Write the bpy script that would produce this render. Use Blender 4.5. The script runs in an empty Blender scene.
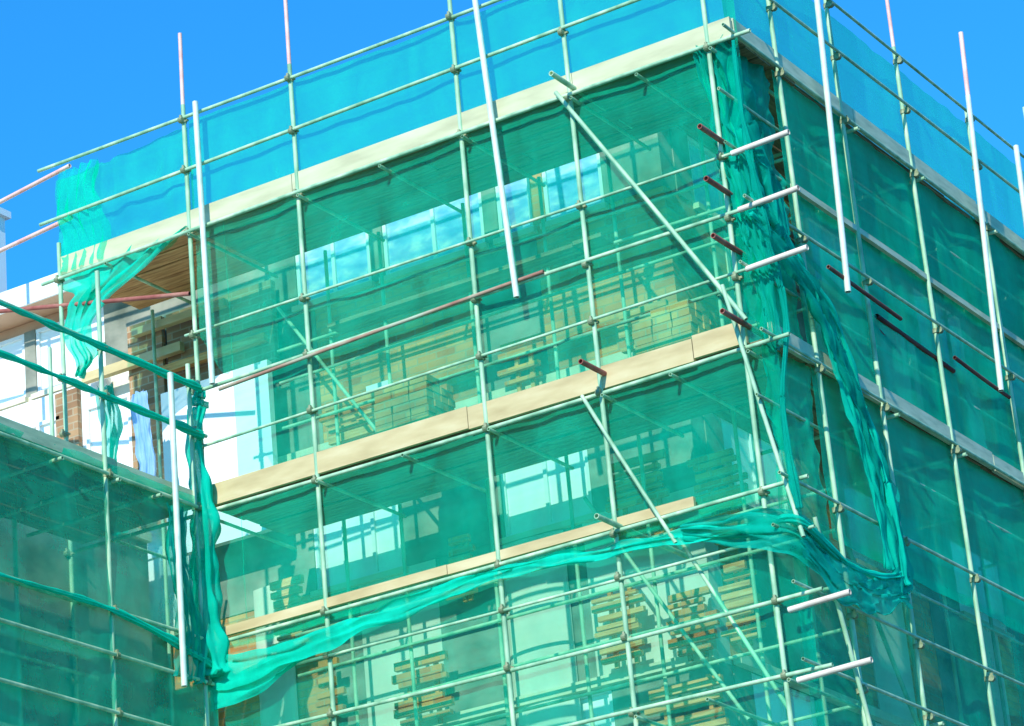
import bpy, math, random
from mathutils import Vector, Matrix, noise
random.seed(4)
sc=bpy.context.scene
col=sc.collection
# ---------------------------------------------------------------- materials
def newmat(n):
    m=bpy.data.materials.new(n);m.use_nodes=True;nt=m.node_tree;nt.nodes.clear()
    o=nt.nodes.new('ShaderNodeOutputMaterial');return m,nt,o
def N(nt,t,**k):
    n=nt.nodes.new(t)
    for a,b in k.items():
        if a in n.inputs: n.inputs[a].default_value=b
        else: setattr(n,a,b)
    return n
def ramp(nt,fac,stops):
    r=nt.nodes.new('ShaderNodeValToRGB');e=r.color_ramp.elements
    while len(e)<len(stops): e.new(.5)
    for i,(p,c) in enumerate(stops): e[i].position=p;e[i].color=(*c,1)
    nt.links.new(fac,r.inputs[0]);return r
def basic(name,cols,rough=.6,metal=0,scale=3,stretch=(1,1,1),bump=0,detail=6,spec=.4):
    m,nt,o=newmat(name);L=nt.links
    tc=N(nt,'ShaderNodeTexCoord');mp=N(nt,'ShaderNodeMapping');mp.inputs['Scale'].default_value=stretch
    L.new(tc.outputs['Object'],mp.inputs[0])
    no=N(nt,'ShaderNodeTexNoise');no.inputs['Scale'].default_value=scale;no.inputs['Detail'].default_value=detail
    L.new(mp.outputs[0],no.inputs['Vector'])
    r=ramp(nt,no.outputs[0],[(.3+.4*i/(len(cols)-1),c) for i,c in enumerate(cols)])
    b=N(nt,'ShaderNodeBsdfPrincipled');b.inputs['Roughness'].default_value=rough;b.inputs['Metallic'].default_value=metal
    b.inputs['Specular IOR Level'].default_value=spec
    L.new(r.outputs[0],b.inputs['Base Color'])
    if bump:
        bu=N(nt,'ShaderNodeBump');bu.inputs['Strength'].default_value=bump;bu.inputs['Distance'].default_value=.02
        L.new(no.outputs[0],bu.inputs['Height']);L.new(bu.outputs[0],b.inputs['Normal'])
    L.new(b.outputs[0],o.inputs[0]);return m
GALV=basic('galvanised_steel',[(.18,.38,.22),(.34,.56,.36),(.60,.72,.48)],.55,.0,7,(1,1,.5))
WHITE_T=basic('bright_galvanised',[(.50,.62,.54),(.74,.82,.72)],.45,.05,7)
PINK=basic('primer_painted_steel',[(.72,.36,.32),(.8,.50,.44),(.80,.62,.55)],.6,0,5)
PALE=basic('pale_pinkish_steel',[(.60,.48,.40),(.76,.64,.54),(.80,.74,.64)],.6,0,6)
RUST=basic('rusty_steel',[(.22,.05,.04),(.34,.10,.08),(.45,.22,.16)],.8,0,5)
RUSTP=basic('patchy_rusty_steel',[(.30,.09,.07),(.40,.26,.18),(.42,.52,.38)],.8,0,2.2,(1,1,1),0,4)
RUSTD=basic('dark_rusty_steel',[(.03,.02,.02),(.16,.04,.03),(.24,.12,.09)],.8,0,2.2)
CLAMP=basic('coupler_steel',[(.14,.20,.10),(.40,.42,.26)],.6,.2,20)
TIMBER=basic('sawn_timber',[(.44,.43,.26),(.54,.53,.33),(.62,.61,.41)],.8,0,1.6,(1,5,5),.15,8)
TIMBER_W=basic('warm_sawn_timber',[(.46,.35,.17),(.58,.46,.24),(.67,.56,.33)],.8,0,1.6,(1,4,4),.15,8)
TIMBER_O=basic('orange_sawn_timber',[(.46,.18,.06),(.72,.36,.12),(.82,.50,.22)],.8,0,3,(1,12,12),.3)
TIMBER_Y=basic('sawn_timber_return',[(.36,.44,.30),(.52,.58,.40),(.62,.66,.48)],.8,0,3,(5,1,5),.2)
DECK=basic('scaffold_planks',[(.14,.10,.05),(.24,.18,.09),(.34,.26,.13)],.85,0,3,(1,10,10),.3)
DECK_W=basic('warm_scaffold_planks',[(.36,.15,.06),(.58,.28,.11),(.70,.40,.18)],.85,0,3,(1,10,10),.3)
DECK_Y=basic('scaffold_planks_return',[(.14,.10,.06),(.24,.18,.10),(.34,.26,.14)],.85,0,3,(10,1,10),.3)
RENDER=basic('cream_render',[(.58,.57,.46),(.72,.70,.58),(.80,.78,.68)],.9,0,1.5,(1,1,.6),.15)
BLOCK=basic('grey_blockwork',[(.12,.14,.11),(.24,.25,.20),(.36,.35,.28)],.9,0,2.5,(1,1,1.4),.2)
WHITE=basic('white_paint',[(.82,.84,.84),(.88,.89,.89)],.6,0,3)
SILL=basic('stone_sill',[(.62,.58,.40),(.78,.74,.54)],.85,0,5)
SOFFIT=basic('peach_soffit',[(.60,.34,.22),(.72,.46,.32)],.8,0,2)
ROOF=basic('roof_sheet',[(.12,.12,.13),(.2,.2,.21)],.8,0,2)
WPANE=basic('white_window_board',[(.88,.90,.89),(.92,.92,.91),(.93,.93,.93)],.35,0,2.2,(1,1,1),0,3)
BPANE=basic('blue_mottled_pane',[(.16,.34,.74),(.32,.50,.86),(.74,.82,.93)],.3,0,4.5,(1,1,2),0,6)  # opaque pane, mottled from mid blue to very pale blue
ASPH=basic('asphalt',[(.04,.04,.042),(.062,.062,.064)],.95,0,30,(1,1,1),.2)
PAVE=basic('paving',[(.28,.27,.25),(.38,.37,.35)],.9,0,6,(1,1,1),.1)
LINE=basic('road_paint',[(.7,.7,.68),(.8,.8,.78)],.8,0,6)
TARP=basic('pale_blue_tarpaulin',[(.14,.34,.62),(.30,.52,.78)],.6,0,4)
def brick(name='orange_brick',c1=(.64,.20,.05,1),c2=(.88,.44,.14,1),mo=(.52,.34,.18,1)):
    m,nt,o=newmat(name);L=nt.links
    tc=N(nt,'ShaderNodeTexCoord');sx=N(nt,'ShaderNodeSeparateXYZ');L.new(tc.outputs['Object'],sx.inputs[0])
    ad=N(nt,'ShaderNodeMath',operation='ADD');L.new(sx.outputs[0],ad.inputs[0]);L.new(sx.outputs[1],ad.inputs[1])
    cb=N(nt,'ShaderNodeCombineXYZ');L.new(ad.outputs[0],cb.inputs[0]);L.new(sx.outputs[2],cb.inputs[1])
    b=N(nt,'ShaderNodeTexBrick');L.new(cb.outputs[0],b.inputs['Vector'])
    b.inputs['Scale'].default_value=1;b.inputs['Brick Width'].default_value=.225;b.inputs['Row Height'].default_value=.08;b.inputs['Mortar Size'].default_value=.008
    b.inputs['Color1'].default_value=c1;b.inputs['Color2'].default_value=c2;b.inputs['Mortar'].default_value=mo
    no=N(nt,'ShaderNodeTexNoise');no.inputs['Scale'].default_value=1.3;no.inputs['Detail'].default_value=5;L.new(tc.outputs['Object'],no.inputs['Vector'])
    r=ramp(nt,no.outputs[0],[(.35,(.6,.55,.5)),(.65,(1.1,1.05,.95))])
    mx=N(nt,'ShaderNodeMix',data_type='RGBA',blend_type='MULTIPLY');mx.inputs[0].default_value=1
    L.new(b.outputs[0],mx.inputs[6]);L.new(r.outputs[0],mx.inputs[7])
    p=N(nt,'ShaderNodeBsdfPrincipled');p.inputs['Roughness'].default_value=.9;L.new(mx.outputs[2],p.inputs['Base Color'])
    bu=N(nt,'ShaderNodeBump');bu.inputs['Strength'].default_value=.4;bu.inputs['Distance'].default_value=.01;L.new(b.outputs[1],bu.inputs['Height']);bu.invert=True
    L.new(bu.outputs[0],p.inputs['Normal']);L.new(p.outputs[0],o.inputs[0]);return m
BRICK=brick();BRICKB=brick('brown_brick',(.32,.18,.10,1),(.48,.30,.17,1),(.44,.36,.26,1))
def netmat(name,base,lo,hi,tint=(.80,.99,.93)):
    m,nt,o=newmat(name);L=nt.links
    tc=N(nt,'ShaderNodeTexCoord')
    mp=N(nt,'ShaderNodeMapping');mp.inputs['Scale'].default_value=(1,1,.45);L.new(tc.outputs['Object'],mp.inputs[0])
    n1=N(nt,'ShaderNodeTexNoise');n1.inputs['Scale'].default_value=1.8;n1.inputs['Detail'].default_value=8;n1.inputs['Roughness'].default_value=.68;n1.inputs['Distortion'].default_value=.6
    L.new(mp.outputs[0],n1.inputs['Vector'])
    mr=N(nt,'ShaderNodeMapRange');mr.inputs[1].default_value=.32;mr.inputs[2].default_value=.68;mr.inputs[3].default_value=lo;mr.inputs[4].default_value=hi
    L.new(n1.outputs[0],mr.inputs[0])
    mp2=N(nt,'ShaderNodeMapping');mp2.inputs['Scale'].default_value=(.25,.25,9);L.new(tc.outputs['Object'],mp2.inputs[0])
    n2=N(nt,'ShaderNodeTexNoise');n2.inputs['Scale'].default_value=1.5;n2.inputs['Detail'].default_value=3;L.new(mp2.outputs[0],n2.inputs['Vector'])
    bd=N(nt,'ShaderNodeMath',operation='MULTIPLY_ADD');L.new(n2.outputs[0],bd.inputs[0]);bd.inputs[1].default_value=.16;bd.inputs[2].default_value=-.08
    ba=N(nt,'ShaderNodeMath',operation='ADD');L.new(bd.outputs[0],ba.inputs[0]);L.new(mr.outputs[0],ba.inputs[1])
    lw=N(nt,'ShaderNodeLayerWeight');lw.inputs[0].default_value=.35
    mu=N(nt,'ShaderNodeMath',operation='MULTIPLY_ADD');L.new(lw.outputs[1],mu.inputs[0]);mu.inputs[1].default_value=.3;L.new(ba.outputs[0],mu.inputs[2]);mu.use_clamp=True
    rc=ramp(nt,n1.outputs[0],[(.3,tuple(c*.86 for c in base)),(.7,tuple(min(1,c*1.1) for c in base))])
    d=N(nt,'ShaderNodeBsdfDiffuse');t=N(nt,'ShaderNodeBsdfTranslucent');L.new(rc.outputs[0],d.inputs[0]);L.new(rc.outputs[0],t.inputs[0])
    ms=N(nt,'ShaderNodeMixShader');ms.inputs[0].default_value=.35;L.new(d.outputs[0],ms.inputs[1]);L.new(t.outputs[0],ms.inputs[2])
    tr=N(nt,'ShaderNodeBsdfTransparent');tr.inputs[0].default_value=(*tint,1)
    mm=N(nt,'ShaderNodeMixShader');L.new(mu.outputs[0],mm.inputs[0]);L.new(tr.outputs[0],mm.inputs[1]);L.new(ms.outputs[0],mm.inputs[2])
    L.new(mm.outputs[0],o.inputs[0]);return m
NET=netmat('green_debris_netting',(.0,.86,.54),.18,.31,(.74,.985,.91))
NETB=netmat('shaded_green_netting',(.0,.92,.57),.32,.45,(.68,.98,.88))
NETW=netmat('wing_green_netting',(.0,.86,.55),.24,.38,(.68,.98,.90))
NETTOP=netmat('thin_green_netting',(.02,.86,.46),.15,.28,(.56,.98,.78))
NETLOW=netmat('clear_green_netting',(.0,.84,.54),.14,.27,(.80,.985,.92))
BUNCH=netmat('gathered_green_netting',(.005,.72,.51),.60,.92)
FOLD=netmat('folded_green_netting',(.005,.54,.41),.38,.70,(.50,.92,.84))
# ---------------------------------------------------------------- helpers
def mkobj(name,verts,faces,mat,parent=None,smooth=False):
    me=bpy.data.meshes.new(name);me.from_pydata(verts,[],faces);me.update()
    if smooth:
        for p in me.polygons:p.use_smooth=True
    me.materials.append(mat)
    o=bpy.data.objects.new(name,me);col.objects.link(o)
    if parent:o.parent=parent
    return o
def thing(o,label,cat,group=None):
    o['label']=label;o['category']=cat
    if group:o['group']=group
    return o
def empty(name,loc,label,cat):
    o=bpy.data.objects.new(name,None);o.location=(0,0,0);col.objects.link(o);thing(o,label,cat);return o
def boxg(x0,x1,y0,y1,z0,z1,V,F):
    b=len(V)
    V+=[(x0,y0,z0),(x1,y0,z0),(x1,y1,z0),(x0,y1,z0),(x0,y0,z1),(x1,y0,z1),(x1,y1,z1),(x0,y1,z1)]
    F+=[tuple(b+i for i in f) for f in [(0,3,2,1),(4,5,6,7),(0,1,5,4),(1,2,6,5),(2,3,7,6),(3,0,4,7)]]
def boxes(name,bl,mat,parent=None):
    V=[];F=[]
    for b in bl:boxg(*b,V,F)
    return mkobj(name,V,F,mat,parent)
def tube(name,a,b,r,mat,parent,bend=.0):
    a=Vector(a);b=Vector(b);d=(b-a);L=d.length;d.normalize()
    u=d.orthogonal().normalized();w=d.cross(u);n=10
    sag=Vector((random.uniform(-1,1),random.uniform(-1,1),random.uniform(-1,1)))*bend;sag-=d*sag.dot(d)
    V=[];F=[]
    rings=[(.03,.78*r),(0,.78*r),(0,r)]+[(L*k/6,r) for k in range(1,6)]+[(L,r),(L,.78*r),(L-.03,.78*r)]
    for s,rr in rings:
        c=a+d*s+sag*math.sin(math.pi*min(1,max(0,s/L)))
        for i in range(n):
            t=2*math.pi*i/n;V.append(tuple(c+(u*math.cos(t)+w*math.sin(t))*rr))
    for k in range(len(rings)-1):
        for i in range(n):
            j=(i+1)%n;F.append((k*n+i,k*n+j,(k+1)*n+j,(k+1)*n+i))
    F.append(tuple(reversed(range(n))));F.append(tuple((len(rings)-1)*n+i for i in range(n)))
    o=mkobj(name,V,F,mat,parent)
    for p in o.data.polygons:
        p.use_smooth=len(p.vertices)==4
    try:o.data.set_sharp_from_angle(angle=.7)
    except Exception:pass
    return o
def coupler_mesh():
    V=[];F=[]
    def band(ax,off):
        n=12;b=len(V)
        for s in (-.022,.022):
            for i in range(n):
                t=2*math.pi*i/n;c=.031*math.cos(t);q=.031*math.sin(t)
                V.append((c,q+off,s) if ax=='z' else (s,q+off,c))
        for i in range(n):
            j=(i+1)%n;F.append((b+i,b+j,b+n+j,b+n+i))
        F.append(tuple(b+i for i in reversed(range(n))));F.append(tuple(b+n+i for i in range(n)))
    band('z',0);band('x',-.045)
    boxg(.026,.05,-.015,.015,-.01,.01,V,F);boxg(-.01,.01,-.06,-.03,.026,.05,V,F)
    me=bpy.data.meshes.new('coupler');me.from_pydata(V,[],F);me.materials.append(CLAMP);return me
CM=coupler_mesh()
def coupler(p,parent,rot=0):
    o=bpy.data.objects.new('coupler',CM);col.objects.link(o);o.location=p;o.rotation_euler=(random.uniform(-.1,.1),0,rot);o.parent=parent
R=.0225
RR=.0185
GZ=-14.02
decks=[0,-2.9]
DI=1.28   # inner edge of decks
# ---------------------------------------------------------------- ground
g=boxes('ground',[(-400,400,-400,400,GZ-.3,GZ)],ASPH);g['kind']='structure'
pv=boxes('pavement',[(-3.2-0,4.0,-4.0,30,GZ+.004,GZ+.13),(-40,-3.2,-14,-.0,GZ+.004,GZ+.126)],PAVE);pv['kind']='structure'
rl=boxes('road_marking',[(6.0,6.12,-60+i*6,-57+i*6,GZ+.004,GZ+.008) for i in range(20)],LINE);rl['kind']='structure'
# ---------------------------------------------------------------- building
bld=empty('apartment_building',(0,0,0),'half-finished brick and render building wrapped in scaffolding','building')
sills=[-.34,-3.38,-6.38,-9.38]
def window(parent,x0,x1,z0,z1,mat,axis,off,npane=2):
    def T(a0,a1,d0,d1,z0,z1):
        return (a0,a1,off+d0,off+d1,z0,z1) if axis=='x' else (off-d1,off-d0,a0,a1,z0,z1)
    f=.04
    fr=[T(x0,x1,.0,.13,z0,z0+f),T(x0,x1,.0,.13,z1-f,z1),T(x0,x0+f,.003,.127,z0+f,z1-f),T(x1-f,x1,.003,.127,z0+f,z1-f)]
    for i in range(1,npane):
        c=x0+(x1-x0)*i/npane;fr.append(T(c-f*.5,c+f*.5,.005,.125,z0+f,z1-f))
    if z1-z0>1: 
        fr.append(T(x0+f,x1-f,.01,.12,z0+.85,z0+.89))
    w=boxes('window',fr,WHITE,parent)
    boxes('pane',[T(x0+.01,x1-.01,.035,.045,z0+.01,z1-.01)],mat,w)
    boxes('sill',[T(x0-.04,x1+.04,-.07,-.004,z0-.062,z0-.004)],SILL,w)
    return w
def facade(axis,off,a0,a1,wins_by_storey,top):
    def T(a,b,d0,d1,z0,z1):
        return (a,b,off+d0,off+d1,z0,z1) if axis=='x' else (off-d1,off-d0,a,b,z0,z1)
    for s,W in wins_by_storey.items():
        head=top if s>-1 else s+1.34
        W=sorted(W,key=lambda w:w[0])
        cur=a0
        for w in W:
            if w[0]-cur>.02: boxes('window_pier',[T(cur,w[0],-.012,.25,s,head)],BLOCK if random.random()<.6 else BRICK,bld)
            cur=w[1]
            window(bld,w[0]+.003,w[1]-.003,s+.003,head-.003,w[2],axis,off,w[3])
        if a1-cur>.02: boxes('window_pier',[T(cur,a1,-.012,.25,s,head)],BLOCK,bld)
        zb=max(GZ+.13,s-1.66) if s>-9 else GZ+.13
        edges=[a0]
        while edges[-1]<a1-.5:
            edges.append(min(a1,edges[-1]+random.choice([.4,.5,.75,.9])))
        edges[-1]=a1
        for i in range(len(edges)-1):
            q=random.random()
            if q<.54: boxes('brick_panel',[T(edges[i],edges[i+1],0,.25,zb,s)],BRICK,bld)
            elif q<.82: boxes('blockwork_panel',[T(edges[i],edges[i+1],-.006,.25,zb,s)],BLOCK,bld)
            else: boxes('rendered_panel',[T(edges[i],edges[i+1],-.012-.002*(i%2),.25,zb,s)],RENDER,bld)
        boxes('string_course',[T(a0,a1,-.10,-.018,zb+.0,zb+.09)],SILL,bld)
top=.42
m=WPANE;b_=BPANE
main={ -.34:[(-12.6,-11.2,m,3),(-10.9,-9.6,m,3),(-9.45,-8.5,m,2),(-6.0,-5.08,b_,2),(-4.92,-3.72,b_,2),(-3.56,-3.16,b_,1),(-3.02,-2.35,b_,1)]}
for s in sills[1:]:
    main[s]=[(-12.6,-11.2,m,3),(-10.6,-9.2,m,3),(-8.4,-7.4,m,2),(-6.0,-4.95,m,3),(-3.8,-2.82,m,2)]
facade('x',1.7,-14,-1.7,main,top)
side={}
for s in sills: side[s]=[(2.3+i*2.6,3.6+i*2.6,m if s<-1 else b_,2) for i in range(6)]
facade('y',-1.7,1.955,18,side,top)
boxes('inner_core',[(-13.9,-1.98,1.99,17.9,GZ+.01,top-.01)],ROOF,bld)
boxes('white_wall_panel',[(-7.5,-6.15,1.30,1.38,-2.75,-.98)],WHITE,bld)
boxes('white_wall_panel',[(-13.9,-8.4,1.57,1.64,-2.75,-.45)],WHITE,bld)
boxes('brick_panel',[(-8.05,-7.6,1.50,1.56,-2.3,-.02)],BRICKB,bld)
boxes('brick_panel',[(-9.05,-8.75,1.50,1.56,-2.0,-.5)],BRICKB,bld)
boxes('blockwork_panel',[(-7.55,-6.2,1.52,1.60,-.94,-.02)],BRICKB,bld)
boxes('timber_lintel',[(-8.6,-7.3,1.40,1.48,-.52,-.42)],TIMBER_W,bld)
boxes('timber_lintel',[(-7.9,-6.7,1.38,1.46,-.20,-.12)],TIMBER_W,bld)
boxes('timber_lintel',[(-7.6,-6.2,1.34,1.42,-.74,-.66)],TIMBER_O,bld)
for x in (-11.4,-10.35,-9.6,-8.65): window(bld,x,x+.6,-1.65,-.75,WPANE,'x',1.5,2)
boxes('white_wall_panel',[(-5.2,-4.9,1.62,1.66,-2.6,-1.45)],WHITE,bld)
for x0,x1,z1 in [(-3.85,-3.15,-3.45),(-6.75,-6.3,-3.2)]:
    n=14;V=[];F=[]
    for z in (GZ+.14,z1):
        for i in range(n+1):
            t=math.pi*i/n;V.append(((x0+x1)/2-math.cos(t)*(x1-x0)/2,1.672-math.sin(t)*.05,z))
    for i in range(n): F.append((i,i+1,n+2+i,n+1+i))
    F.append(tuple(range(n+1,2*n+2)))
    mkobj('column',V,F,RENDER,bld,False)
rf=boxes('roof',[(-14.4,-1.0,1.35,18.5,.56,.59)],SOFFIT,bld)
boxes('eaves_fascia',[(-14.4,-1.0,1.32,1.347,.54,.78),(-.998,-.97,1.32,18.5,.54,.78)],WHITE,rf)
boxes('wall_plate',[(-13.95,-1.75,1.75,1.95,.425,.555)],SOFFIT,bld)
V=[(-14.4,1.35,.76),(-1.0,1.35,.76),(-1.0,18.5,.76),(-14.4,18.5,.76),(-14.4,8,1.6),(-6,8,1.6)]
mkobj('roof_sheet',V,[(0,1,5,4),(1,2,5),(2,3,4,5),(0,4,3)],ROOF,rf)
boxes('chimney',[(-10.9,-10.0,1.6,1.9,.7,1.98),(-10.95,-9.95,1.55,1.95,1.98,2.06)],WHITE,rf)
wing=empty('lower_wing_building',(0,0,0),'lower blockwork wing behind netted scaffold','building')
boxes('wall',[(-14,-7.72,-9,1.25,GZ+.13,-2.55)],BLOCK,wing)
boxes('parapet',[(-14.05,-7.66,-9.05,1.25,-2.55,-2.45)],SILL,wing)
boxes('string_course',[(-7.715,-7.6,-9,1.2,-5.0,-4.86)],SILL,wing)
for s in (-7.9,-10.9):
    for yy in (-7.5,-5.2,-2.9,-.9):
        w=window(wing,yy,yy+1.2,s,s+1.2,m,'y',-7.58,2)
# ---------------------------------------------------------------- scaffolds
def scaffold(name,label):return empty(name,(0,0,0),label,'scaffolding')
A=scaffold('scaffold','tube scaffold with timber decks along the sunlit facade')
B=scaffold('scaffold','tube scaffold on the shaded return facade, netted')
C=scaffold('scaffold','lower tube scaffold around the projecting wing')
stdA=[(-7.7,.35,GALV),(-6.06,2.15,PINK),(-4.75,2.7,PINK),(-2.87,2.6,GALV),(-1.69,2.5,GALV),(-.24,1.5,GALV)]
railsA=[1.18,.62,-.06,-1.14,-1.72,-2.28,-2.96,-4.25,-4.66,-5.2,-5.86,-7.3,-8.76,-10.2,-11.66]
def std(par,x,y,ztop,cap,rot,zbot=GZ+.13,coups=True,rails=railsA,r=R):
    o=tube('standard',(x,y,zbot),(x,y,min(ztop,1.35) if cap is PINK else ztop),r,GALV,par,.012)
    if cap is PINK:
        t=tube('standard',(x,y,1.352),(x+.01,y,ztop),r*.92,PINK,par)
    if coups:
        for z in rails:
            if -7.5<z<ztop: coupler((x,y,z+random.uniform(-.01,.01)),o,rot)
    boxes('base_plate',[(x-.08,x+.08,y-.08,y+.08,zbot-.0,zbot+.01)],CLAMP,o)
    return o
for x,zt,cap in stdA: std(A,x,0,zt,cap,0)
for x in (-7.6,-5.4,-4.75,-3.75,-2.87,-2.1,-1.1): std(A,x+.03,DI+.04,-.02,GALV,0,coups=False,r=R*.85)
yo=-.042
for z in railsA:
    x1=.2
    x0=-7.9 if z>-.5 else -6.15
    dz=random.uniform(-.03,.03) if z not in(-.06,-2.96) else 0
    tube('ledger' if z in(-.06,-1.14,-2.96,-4.25,-5.86) else 'guard_rail',(x0,yo,z+dz),(x1,yo,z+.02-dz),RR*(.75 if z in(-1.14,-2.28,-4.66) else 1),GALV,A,.03)
for z,xe in [(-1.16,.47),(-1.70,.49),(-2.26,.50),(-5.32,.47),(-5.92,.58)]:
    tube('ledger',(-.10,-.10,z-.01),(xe,-.11,z+.01),.026,PALE,A)
tube('guard_rail',(-5.75,yo-.04,-1.80),(-2.1,yo-.04,-1.68),R*.8,RUSTP,A,.02)
for z in (-.66,-.95,-1.3,-1.75,-2.2,-2.55,-3.9,-4.3,-4.8,-5.2,-5.85,-7.3,-8.75):
    tube('inner_ledger',(-5.98,DI-.02,z+random.uniform(-.04,.04)),(-.2,DI-.02,z+random.uniform(-.04,.04)),RR*.9,GALV,A,.03)
for z in (-.055,-2.955,-5.855,-8.755,-11.65):
    for x in (-7.1,-6.06,-4.75,-3.8,-2.87,-1.69,-1.0,-.24):
        tube('transom',(x+.06,-.1,z-.05),(x+.06,DI+.08,z-.05),RR*.9,GALV,A)
for (x,z,mt) in [(-.22,-.98,RUST),(-.22,-1.48,RUST),(-.22,-2.02,RUST),(-.22,-2.72,RUST),(-1.63,.02,GALV),(-1.63,-2.78,RUST),(-1.63,-4.2,GALV)]:
    tube('transom',(x,-.42,z),(x,1.25,z),R*1.1,mt,A)
tube('brace',(-1.78,-.1,.0),(-.16,-.1,-2.72),R*.9,GALV,A,.01)
tube('brace',(-.34,-.11,-2.35),(.12,-.11,-4.75),R*.85,GALV,A,.01)
tube('brace',(-1.84,-.08,-2.95),(-1.08,-.08,-4.5),R*.8,GALV,A,.01)
tube('brace',(-1.14,.10,-4.4),(-.3,.10,-6.1),R*.85,GALV,A,.01)
tube('brace',(-5.9,1.15,-.5),(-4.3,1.15,-2.9),R*.8,GALV,A,.01)
tube('brace',(-2.6,1.15,-3.4),(-1.2,1.15,-5.8),R*.8,GALV,A,.01)
for x,xt,z0,z1 in [(-5.80,-5.82,-1.74,1.26),(-2.38,-2.56,-1.86,1.98)]:
    o=tube('net_pole',(x,-.12,z0),(xt,-.12,z1),.029,WHITE_T,A)
def toe(par,axis,a0,a1,off,z0,h,mat):
    a=a0;bl=[]
    while a<a1-.05:
        b=min(a1,a+random.uniform(2.2,3.2));
        if a1-b<.5:b=a1
        dz=random.uniform(-.02,.02);dd=random.uniform(0,.008)
        bl.append((a+.004,b-.004,off+dd,off+dd+.04,z0+dz,z0+h+dz) if axis=='x' else (off-dd-.04,off-dd,a+.004,b-.004,z0+dz,z0+h+dz));a=b
    return boxes('toe_board',bl,mat,par)
def deck(par,axis,a0,a1,d0,d1,z,mat):
    n=max(1,int((d1-d0)/.232));bl=[];w=(d1-d0)/n
    for k in range(n):
        q=(d0+k*w+.005,d0+(k+1)*w-.008)
        cut=a0
        while cut<a1:
            e=min(a1,cut+random.uniform(2.4,3.9));dz=random.uniform(-.012,.012)
            bl.append((cut+.003,e-.003,q[0],q[1],z+dz,z+.038+dz) if axis=='x' else (q[0],q[1],cut+.003,e-.003,z+dz,z+.038+dz));cut=e
    return boxes('deck',bl,mat,par)
deck(A,'x',-6.05,-.02,.05,DI,0,DECK);deck(A,'x',-7.7,-6.06,.05,DI,0,DECK_W);deck(A,'x',-6.0,-.02,.05,DI,-2.9,DECK)
toe(A,'x',-7.72,-.0,-.012,.002,.2,TIMBER)
toe(A,'x',-6.0,-.22,-.012,-2.898,.21,TIMBER_W)
toe(A,'x',-5.95,-.9,-.012,-4.21,.09,TIMBER_W)
deck(A,'x',-5.0,-1.9,.7,.95,-1.14,DECK)
# --- return face
stdB=[(.87,1.5,GALV),(2.2,1.6,GALV),(3.75,2.5,PINK),(5.5,1.3,GALV),(7.3,2.0,GALV),(8.8,2,GALV),(10.6,2,GALV),(12.5,2,GALV)]
railsB=[1.18,.62,-.06,-1.72,-2.96,-4.25,-5.2,-5.86,-7.3,-8.76,-11.66]
for y,zt,cap in stdB: std(B,0,y,zt,cap,math.pi/2,rails=railsB)
for y in (2.2,3.0,3.8,5.2,6.2,7.4,9.8,12.2): std(B,-DI-.04,y,-.02,GALV,0,coups=False,r=R*.9)
xo=.042
for z in railsB:
    zz=z+.012;dz=random.uniform(-.04,.04) if z not in(-.06,-2.96) else 0
    tube('ledger' if z in(-.06,-2.96,-4.25,-5.86) else 'guard_rail',(xo,-.25,zz+.04),(xo,13,zz+.04+dz),RR*.85,GALV,B,.02)
for z in (-.62,-1.14,-2.28,-3.5,-4.66): tube('guard_rail',(-.1,-.2,z+.05),(-.1,9,z+.05),RR*.8,GALV,B,.02)
tube('guard_rail',(xo+.05,1.2,-1.89),(xo+.05,2.7,-1.945),.019,RUSTD,B,.01)
tube('guard_rail',(-.06,2.5,-1.93),(-.06,4.2,-2.0),.024,RUSTD,B,.01)
tube('guard_rail',(xo+.05,3.9,-1.985),(xo+.05,5.2,-2.04),.019,RUSTD,B,.01)
tube('guard_rail',(-.1,.1,-1.55),(-.1,2.9,-2.12),.024,RUSTD,B,.02)
for z in (-.055,-2.955,-5.855,-8.755,-11.65):
    for y in (2.26,3.75,5.5,7.3,8.8):
        tube('transom',(.1,y+.06,z-.05),(-1.35,y+.06,z-.05),RR,GALV,B)
for i,z in enumerate(decks):
    deck(B,'y',DI+.02,13,-DI,-.05,z,DECK_Y)
    toe(B,'y',.05,13,.008,z+.004,.17,TIMBER_Y)
toe(B,'y',.9,9,.008,-1.2,.06,TIMBER_Y)
tube('net_pole',(.12,1.5,-2.05),(.12,1.78,1.9),.029,WHITE_T,B)
tube('net_pole',(.12,4.93,-2.05),(.12,5.3,1.35),.029,WHITE_T,B);tube('net_pole',(.12,5.3,1.352),(.12,5.38,2.12),.026,PINK,B)
tube('net_pole',(.12,6.2,-2.9),(.12,6.5,1.2),.031,WHITE_T,B)
tube('brace',(.1,.2,-4.5),(.1,1.2,-7.5),R*.9,GALV,B)
tube('brace',(-1.1,2.4,-.1),(-1.1,4.6,-2.9),R,GALV,B)
tube('brace',(-1.1,3.0,-3),(-1.1,5.0,-5.9),R,GALV,B)
# --- wing
XW=-6.02
railsC=[-1.72,-2.2,-2.96,-4.25,-4.66,-5.2,-5.86,-7.3,-8.76,-11.66]
for y,zt in [(-.2,-1.5),(-1.52,-.95),(-3.2,-.9),(-4.9,-1.0),(-6.6,-1.0)]: std(C,XW,y,zt,GALV,math.pi/2,rails=railsC)
for z in railsC:
    tube('ledger' if z in(-2.96,-4.25,-5.86) else 'guard_rail',(XW+.042,-7.2,z),(XW+.042,-.02,z),RR,GALV,C,.02)
for z in (-2.955,-5.855,-8.755):
    for y in (-.2,-.9,-1.5,-2.3,-3.2,-4,-4.9,-5.7):
        tube('transom',(XW+.1,y+.06,z-.05),(XW-1.5,y+.06,z-.05),RR,GALV,C)
deck(C,'y',-7.2,-.04,XW-1.5,XW-.05,-2.9,DECK_Y);toe(C,'y',-7.2,-.04,XW-.005,-2.896,.13,TIMBER_Y)
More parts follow.
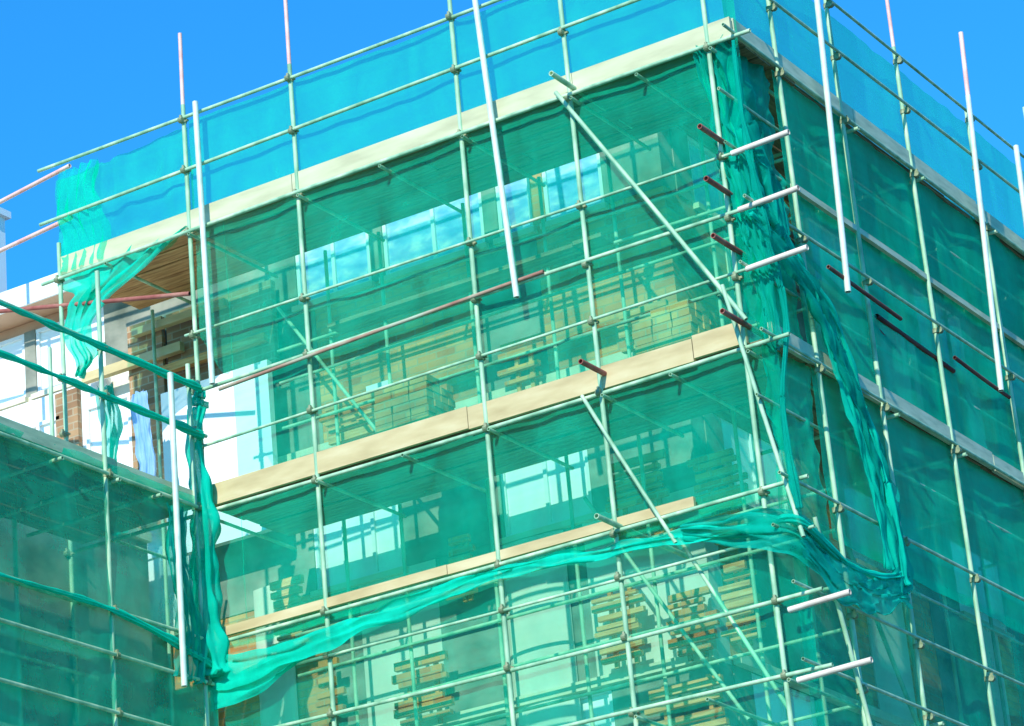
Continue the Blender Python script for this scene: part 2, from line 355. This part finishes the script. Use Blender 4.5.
for y in (-6,-4.4,-2.8,-1.2): tube('standard',(XW-1.35,y,GZ+.13),(XW-1.35,y,-2.6),R,GALV,C)
for z in (-3.6,-4.3,-5.1): tube('inner_ledger',(XW-1.32,-7,z),(XW-1.32,-.1,z),RR,GALV,C)
toe(C,'y',-7.0,-.2,XW-1.2,-4.2,.14,TIMBER_Y)
tube('brace',(XW-1.2,-4.5,-3.0),(XW-1.2,-1.5,-5.8),R,GALV,C)
tube('net_pole',(XW+.12,-.66,-4.8),(XW+.12,-.64,-1.75),.029,WHITE_T,C)
tube('standard',(-7.62,-.3,-2.6),(-7.62,-.3,-.9),R,GALV,C)
D_=scaffold('scaffold','short pink and grey tubes above the roof edge')
for a,b,mt in [((-10.2,.4,1.12),(-7.6,.1,1.22),PINK),((-10.2,.4,.62),(-7.6,.1,.64),PINK),((-9.05,.35,-.3),(-9.05,.35,1.55),PINK),((-10.4,.0,.25),(-6.1,.0,-.68),RUST)]:
    tube('tube',a,b,R,mt,D_)
# ---------------------------------------------------------------- loose materials on the decks
def pallet(x,y,z,label,h=7):
    o=boxes('pallet',[(x-.3,x+.3,y-.25+i*.13,y-.16+i*.13,z+.08,z+.10) for i in range(4)]+[(x-.3+i*.26,x-.22+i*.26,y-.25,y+.23,z,z+.078) for i in range(3)],TIMBER_W)
    thing(o,label,'pallet of bricks','brick stacks on the deck')
    bl=[]
    for k in range(h):
        for i in range(3):
            for j in range(4):
                if k>=h-1 and random.random()<.25: continue
                jx=random.uniform(-.012,.012)
                bl.append((x-.3+i*.2+jx,x-.108+i*.2+jx,y-.24+j*.12,y-.128+j*.12,z+.102+k*.075,z+.17+k*.075))
    boxes('brick_stack',bl,BRICK,o)
for x,h in [(-4.0,9),(-1.2,8)]: pallet(x,.6,-2.855,'stack of orange bricks on a pallet on timber deck',h)
def battens(x,z,n,w):
    bl=[];zz=z;i=0
    while zz<z+n*.11:
        hh=random.uniform(.03,.09);q=random.uniform(-.07,.05);q2=random.uniform(-.06,.08)
        if random.random()<.88: bl.append((x+q,x+w+q2,1.42+.008*(i%3),1.48,zz,zz+hh))
        zz+=hh+random.uniform(.012,.05);i+=1
    bl+= [(x+.1,x+.14,1.485,1.52,z-.05,z+n*.11+.03),(x+w-.14,x+w-.1,1.485,1.52,z-.05,z+n*.11+.03)]
    thing(boxes('timber_battens',bl,BRICK if n%2 else TIMBER_O),'rack of orange sawn battens leaning on the wall','timber','batten racks on the wall')
for x,z,n,w in [(-6.35,-3.95,6,.35),(-4.3,-3.9,5,.3),(-2.5,-3.85,7,.6),(-1.6,-4.0,7,.45),(-5.6,-2.1,4,.7),(-3.5,-2.15,5,.4),(-2.2,-2.0,4,.5),(-5.9,-4.7,5,.25),(-5.0,-5.0,5,.55),(-4.7,-5.8,5,.4),(-2.75,-4.9,6,.45),(-2.3,-5.9,6,.7),(-1.45,-5.0,6,.3),(-2.0,-5.0,5,.4)]: battens(x,z,n,w)
# ---------------------------------------------------------------- nets
def net(name,label,axis,a0,a1,z0,z1,off,mat,seed,bays,amp=.05,top=None,bot=None,step=.055,crumple=0):
    nx=max(3,int((a1-a0)/step));nz=int((z1-z0)/step);V=[];F=[]
    for j in range(nz+1):
        for i in range(nx+1):
            a=a0+(a1-a0)*i/nx;t=j/nz
            zt=z1+(top(a) if top else 0);zb=z0+(bot(a) if bot else 0)
            z=zb+(zt-zb)*t
            k=0
            for p,q in zip(bays[:-1],bays[1:]):
                if p<=a<=q:k=math.sin(math.pi*(a-p)/(q-p))
            w=noise.noise(Vector((a*1.1+seed,z*.7,seed)))*amp*k*1.3
            w+=noise.noise(Vector((a*5+z*1.2+seed,z*1.4,seed*2)))*amp*.6
            w+=noise.noise(Vector((a*2.2-z*3+seed,z*2.6+a,seed*3)))*amp*.5
            w+=amp*.8*k
            if crumple: w+=crumple*abs(noise.noise(Vector((a*4+z*2.5,z*2.2-a,seed))))+crumple*.5*noise.noise(Vector((a*9,z*5,seed)))
            V.append((a,off+w,z) if axis=='x' else (off-w,a,z))
    for j in range(nz):
        for i in range(nx):
            q=j*(nx+1)+i;F.append((q,q+1,q+nx+2,q+nx+1))
    o=mkobj(name,V,F,mat,None,True);thing(o,label,'safety netting');return o
bA=[-7.7,-6.06,-4.75,-2.87,-1.69,-.24,.05]
scal=lambda a:-.01*abs(math.sin(a*2.1))+.015*noise.noise(Vector((a*4,0,1)))
ND=.06
net('debris_net','green debris net over the sunlit guard rails','x',-6.05,.02,.02,1.2,ND,NETTOP,1.3,bA,.025,top=scal)
net('debris_net','large green debris net covering the sunlit lifts','x',-5.70,.02,-4.3,.05,ND,NET,5.1,bA,.025)
net('debris_net','narrow green net strip beside the inner corner post','x',-6.05,-5.69,-1.35,.05,ND,NET,5.1,bA,.025,bot=lambda a:.25*math.sin(a*9))
net('debris_net','narrow green net strip under the board end','x',-6.05,-5.69,-4.3,-2.9,ND,NET,5.1,bA,.025)
net('debris_net','green debris net hanging below the gathered hem','x',-6.0,.02,-14,-4.15,ND+.01,NETLOW,9.4,bA,.025,step=.09)
net('debris_net','loose green net end tied over roof-level rails','x',-7.75,-6.05,.0,1.15,ND,NETTOP,2.7,bA,.08,top=lambda a:-.06*(abs(a)-6.05)/1.6+.05*noise.noise(Vector((a*6,3,1))),bot=lambda a:.06*math.sin(a*7))
bB=[0,.87,2.2,3.75,5.5,7.3,8.8,10.6,12.5]
NB=-.052
net('debris_net','green debris net over the shaded guard rails','y',.0,13,.02,1.2,NB,NETTOP,3.3,bB,.025,top=scal,step=.08)
net('debris_net','dark green debris net on the shaded return lifts','y',.85,13,-4.5,.05,NB,NETB,6.2,bB,.022,step=.06)
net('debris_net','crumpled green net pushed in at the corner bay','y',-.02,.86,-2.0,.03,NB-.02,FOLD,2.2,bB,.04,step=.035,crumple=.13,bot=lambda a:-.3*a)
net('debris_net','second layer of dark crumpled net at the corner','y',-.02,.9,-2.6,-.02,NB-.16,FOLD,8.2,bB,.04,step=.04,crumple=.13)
net('debris_net','creased green net across the lower corner bay','y',.0,.86,-4.5,-1.95,NB-.02,NETB,4.9,bB,.03,step=.04,crumple=.07)
net('debris_net','green debris net on the lower return lifts','y',0,13,-14,-4.4,NB-.01,NETLOW,7.7,bB,.025,step=.1)
net('debris_net','green debris net draped down the wing scaffold','y',-7.2,-.03,-14,-2.84,XW+.024,NETW,4.4,[-7.2,-4.9,-3.2,-1.52,-.03],.03,step=.08,crumple=.02)
def strip(label,pts,wid,mat,seed,dirv=(1,0,0),depth=.07,n=20):
    V=[];F=[];m_=len(pts);dv=Vector(dirv);pv_=Vector((-dv.y,dv.x,0)) if abs(dv.z)<.5 else Vector((0,1,0))
    dense=[]
    for i in range(m_-1):
        a=Vector(pts[i]);b=Vector(pts[i+1]);p0=Vector(pts[max(0,i-1)]);p3=Vector(pts[min(m_-1,i+2)])
        K=max(6,int((b-a).length/.04))
        for k in range(K):
            t=k/K
            c=.5*((2*a)+(b-p0)*t+(2*p0-5*a+4*b-p3)*t*t+(-p0+3*a-3*b+p3)*t**3)
            dense.append((c,wid[i]*(1-t)+wid[i+1]*t))
    dense.append((Vector(pts[-1]),wid[-1]))
    for s,(p,w) in enumerate(dense):
        for i in range(n+1):
            u=i/n-.5
            q=p+dv*(u*w*(1+.5*noise.noise(Vector((s*.12,seed,u*2)))))+pv_*(depth*math.sin(i*1.5+seed+.12*s)*(.4+noise.noise(Vector((i*.3,s*.12,seed)))))
            q+=Vector((.02*noise.noise(Vector((s*.3,i*.4,seed))),0,.05*noise.noise(Vector((i*.4,s*.1,seed+4)))))
            V.append(tuple(q))
    for s in range(len(dense)-1):
        for i in range(n):
            q=s*(n+1)+i;F.append((q,q+1,q+n+2,q+n+1))
    o=mkobj('torn_net',V,F,mat,None,True);thing(o,label,'safety netting');return o
strip('torn strip of green netting hanging loose in the sun',[(-6.85,.03,.03),(-7.05,-.0,-.2),(-7.35,-.02,-.42),(-7.5,0,-.75),(-7.4,0,-1.0),(-7.5,0,-1.15)],[1.6,1.0,.5,.32,.22,.08],BUNCH,1)
strip('loose translucent fold of netting at the rail end',[(-7.4,.0,1.12),(-7.45,.0,.7),(-7.35,.0,.3),(-7.4,.0,.0)],[.5,.55,.6,.6],NETW,31,(1,0,0),.08)
Z=(0,0,1)
strip('folded green net hem sagging below the sunlit ledger',[(-6.08,-.10,-4.50),(-5.6,-.12,-4.60),(-5.0,-.11,-4.55),(-4.4,-.1,-4.47),(-3.7,-.1,-4.42),(-2.87,-.08,-4.34),(-1.9,-.09,-4.40),(-1.0,-.09,-4.46),(-.1,-.1,-4.58)],[.36,.30,.22,.18,.16,.10,.10,.11,.14],BUNCH,2,Z,.03,10)
strip('translucent loose flap below the green net hem',[(-6.05,-.08,-4.74),(-5.5,-.08,-4.72),(-4.9,-.06,-4.56)],[.34,.22,.08],BUNCH,6,Z,.04,12)
strip('creased green netting sagging round the corner ties',[(-1.0,-.09,-4.42),(-.6,-.1,-4.52),(.0,-.12,-4.68),(.12,.3,-4.85)],[.12,.26,.42,.4],FOLD,8,Z,.10,18)
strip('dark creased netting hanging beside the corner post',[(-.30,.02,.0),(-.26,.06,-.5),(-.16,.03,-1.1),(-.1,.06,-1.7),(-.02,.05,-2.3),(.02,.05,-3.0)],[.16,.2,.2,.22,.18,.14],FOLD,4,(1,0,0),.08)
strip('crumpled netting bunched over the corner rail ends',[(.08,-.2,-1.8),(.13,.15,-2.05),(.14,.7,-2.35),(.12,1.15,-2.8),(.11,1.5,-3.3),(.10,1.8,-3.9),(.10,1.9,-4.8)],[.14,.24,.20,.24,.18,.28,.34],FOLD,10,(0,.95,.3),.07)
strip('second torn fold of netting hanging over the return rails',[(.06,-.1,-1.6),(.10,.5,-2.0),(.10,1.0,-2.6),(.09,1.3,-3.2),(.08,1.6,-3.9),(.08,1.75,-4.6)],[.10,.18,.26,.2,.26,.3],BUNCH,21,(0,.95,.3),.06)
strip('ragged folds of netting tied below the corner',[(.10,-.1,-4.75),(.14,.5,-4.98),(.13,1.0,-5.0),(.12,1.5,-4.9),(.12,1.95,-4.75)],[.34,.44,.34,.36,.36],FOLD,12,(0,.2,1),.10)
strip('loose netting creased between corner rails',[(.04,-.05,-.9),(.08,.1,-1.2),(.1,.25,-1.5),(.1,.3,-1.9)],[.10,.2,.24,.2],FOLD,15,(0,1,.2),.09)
strip('dark vertical fold of netting on the wing scaffold',[(XW+.06,-.55,-3.05),(XW+.07,-.6,-3.6),(XW+.06,-.45,-4.2),(XW+.06,-.5,-4.7)],[.35,.28,.34,.5],FOLD,41,(0,1,0),.07)
strip('blue tarpaulin hung inside the deck end',[(-7.35,.75,-1.15),(-7.33,.75,-1.5),(-7.3,.76,-1.9),(-7.32,.75,-2.3)],[.16,.2,.2,.16],TARP,3,(1,0,0),.04)
strip('green net scrap draped over the inner rail',[(-7.75,.7,-1.0),(-7.7,.7,-1.4),(-7.72,.7,-2.0),(-7.7,.7,-2.6)],[.2,.25,.2,.25],FOLD,5,(1,0,0),.08)
def bunch(label,pts,rad,mat=BUNCH,seed=1):
    V=[];F=[];n=24;P=[]
    for i in range(len(pts)-1):
        a=Vector(pts[i]);b=Vector(pts[i+1]);p0=Vector(pts[max(0,i-1)]);p3=Vector(pts[min(len(pts)-1,i+2)])
        st=max(4,int((b-a).length/.03))
        for k in range(st):
            t=k/st
            c=.5*((2*a)+(b-p0)*t+(2*p0-5*a+4*b-p3)*t*t+(-p0+3*a-3*b+p3)*t**3)
            P.append((c,rad[i]*(1-t)+rad[i+1]*t))
    P.append((Vector(pts[-1]),rad[-1]))
    for s,(c,r) in enumerate(P):
        d=(P[min(s+1,len(P)-1)][0]-P[max(0,s-1)][0]).normalized()
        u=Vector((0,0,1)).cross(d)
        if u.length<.2:u=Vector((1,0,0)).cross(d)
        u.normalize();w=d.cross(u)
        rr=r*(1+.6*noise.noise(Vector((s*.1,seed,0))))
        for i in range(n):
            t=2*math.pi*i/n
            f=rr*(1+.38*math.sin(6*t+s*.14+seed)+.5*noise.noise(Vector((math.cos(t)*1.7,math.sin(t)*1.7,s*.12+seed))))
            V.append(tuple(c+u*math.cos(t)*f*.8+w*math.sin(t)*f*1.2))
    for s in range(len(P)-1):
        for i in range(n):
            j=(i+1)%n;F.append((s*n+i,s*n+j,(s+1)*n+j,(s+1)*n+i))
    F.append(tuple(reversed(range(n))));F.append(tuple((len(P)-1)*n+i for i in range(n)))
    o=mkobj('gathered_net',V,F,mat,None,True);thing(o,label,'safety netting');return o
bunch('twisted green net hanging down the inner corner',[(-6.0,-.05,-1.75),(-6.05,-.12,-2.3),(-5.97,-.12,-3.0),(-6.02,-.12,-3.8),(-5.95,-.12,-4.6)],[.04,.06,.08,.10,.12],seed=5)
bunch('swag of gathered green net looped at the corner',[(.08,-.25,-1.85),(.1,.3,-2.0),(.12,1.1,-2.4),(.11,1.5,-3.1),(.11,1.75,-3.8),(.10,1.85,-4.75)],[.02,.022,.03,.025,.035,.05],seed=7)
bunch('gathered green net hem running round the corner',[(-.1,-.11,-4.55),(.12,-.1,-4.62),(.13,.6,-4.8),(.12,1.3,-4.78),(.1,1.85,-4.65)],[.025,.03,.02,.02,.03],seed=9)
bunch('thin twist of netting down the corner post',[(.04,-.08,-.1),(.05,-.1,-.9),(.1,-.05,-1.9),(.12,.1,-2.7),(.08,-.1,-3.6),(.1,-.1,-4.5)],[.012,.016,.03,.02,.015,.03],FOLD,seed=11)
for i,z in enumerate((-1.72,-2.2,-4.25)):
    bunch('green netting rolled along the wing rail',[(XW+.06,-7,z-.01),(XW+.06,-5,z-.015),(XW+.06,-3,z-.01),(XW+.06,-1.5,z-.015),(XW+.06,-.1,z-(.02 if z>-4 else .25))],[.018,.022,.018,.022,.03] if z>-4 else [.015,.02,.012,.02,.03],seed=13+i)
# ---------------------------------------------------------------- camera
f=3061.5;a=.52709889;p=.3727837;r=-.09341
F=Vector((-math.sin(a)*math.cos(p),math.cos(a)*math.cos(p),math.sin(p)));R0=Vector((math.cos(a),math.sin(a),0));U0=R0.cross(F)
Rr=R0*math.cos(r)+U0*math.sin(r);Uu=-R0*math.sin(r)+U0*math.cos(r)
cd=bpy.data.cameras.new('camera');co=bpy.data.objects.new('camera',cd);col.objects.link(co)
M=Matrix((Rr,Uu,-F)).transposed().to_4x4();M.translation=Vector((10.3111,-22.1179,-12.41899));co.matrix_world=M
cd.sensor_width=36;cd.lens=36*f/1024;cd.clip_end=2000;cd.clip_start=.1
sc.camera=co
# ---------------------------------------------------------------- light
SE=math.radians(32);SA=math.radians(170)
sd=Vector((math.sin(SA)*math.cos(SE),math.cos(SA)*math.cos(SE),math.sin(SE)))
sl=bpy.data.lights.new('sun','SUN');sl.energy=5;sl.angle=math.radians(.5);sl.color=(1,.97,.86)
so=bpy.data.objects.new('sun',sl);col.objects.link(so);so.rotation_euler=sd.to_track_quat('Z','Y').to_euler()
w=bpy.data.worlds.new('World');sc.world=w;w.use_nodes=True;nt=w.node_tree
bg=nt.nodes['Background'];sk=nt.nodes.new('ShaderNodeTexSky');sk.sky_type='NISHITA';sk.sun_disc=False
sk.sun_elevation=SE;sk.sun_rotation=SA;sk.dust_density=.2;sk.ozone_density=3;sk.air_density=1
mx=nt.nodes.new('ShaderNodeMix');mx.data_type='RGBA';mx.blend_type='MULTIPLY';mx.inputs[0].default_value=1;mx.inputs[7].default_value=(.20,1.25,1.9,1)
nt.links.new(sk.outputs[0],mx.inputs[6]);nt.links.new(mx.outputs[2],bg.inputs[0]);bg.inputs[1].default_value=.15
sc.view_settings.view_transform='Standard';sc.view_settings.look='None';sc.view_settings.exposure=0
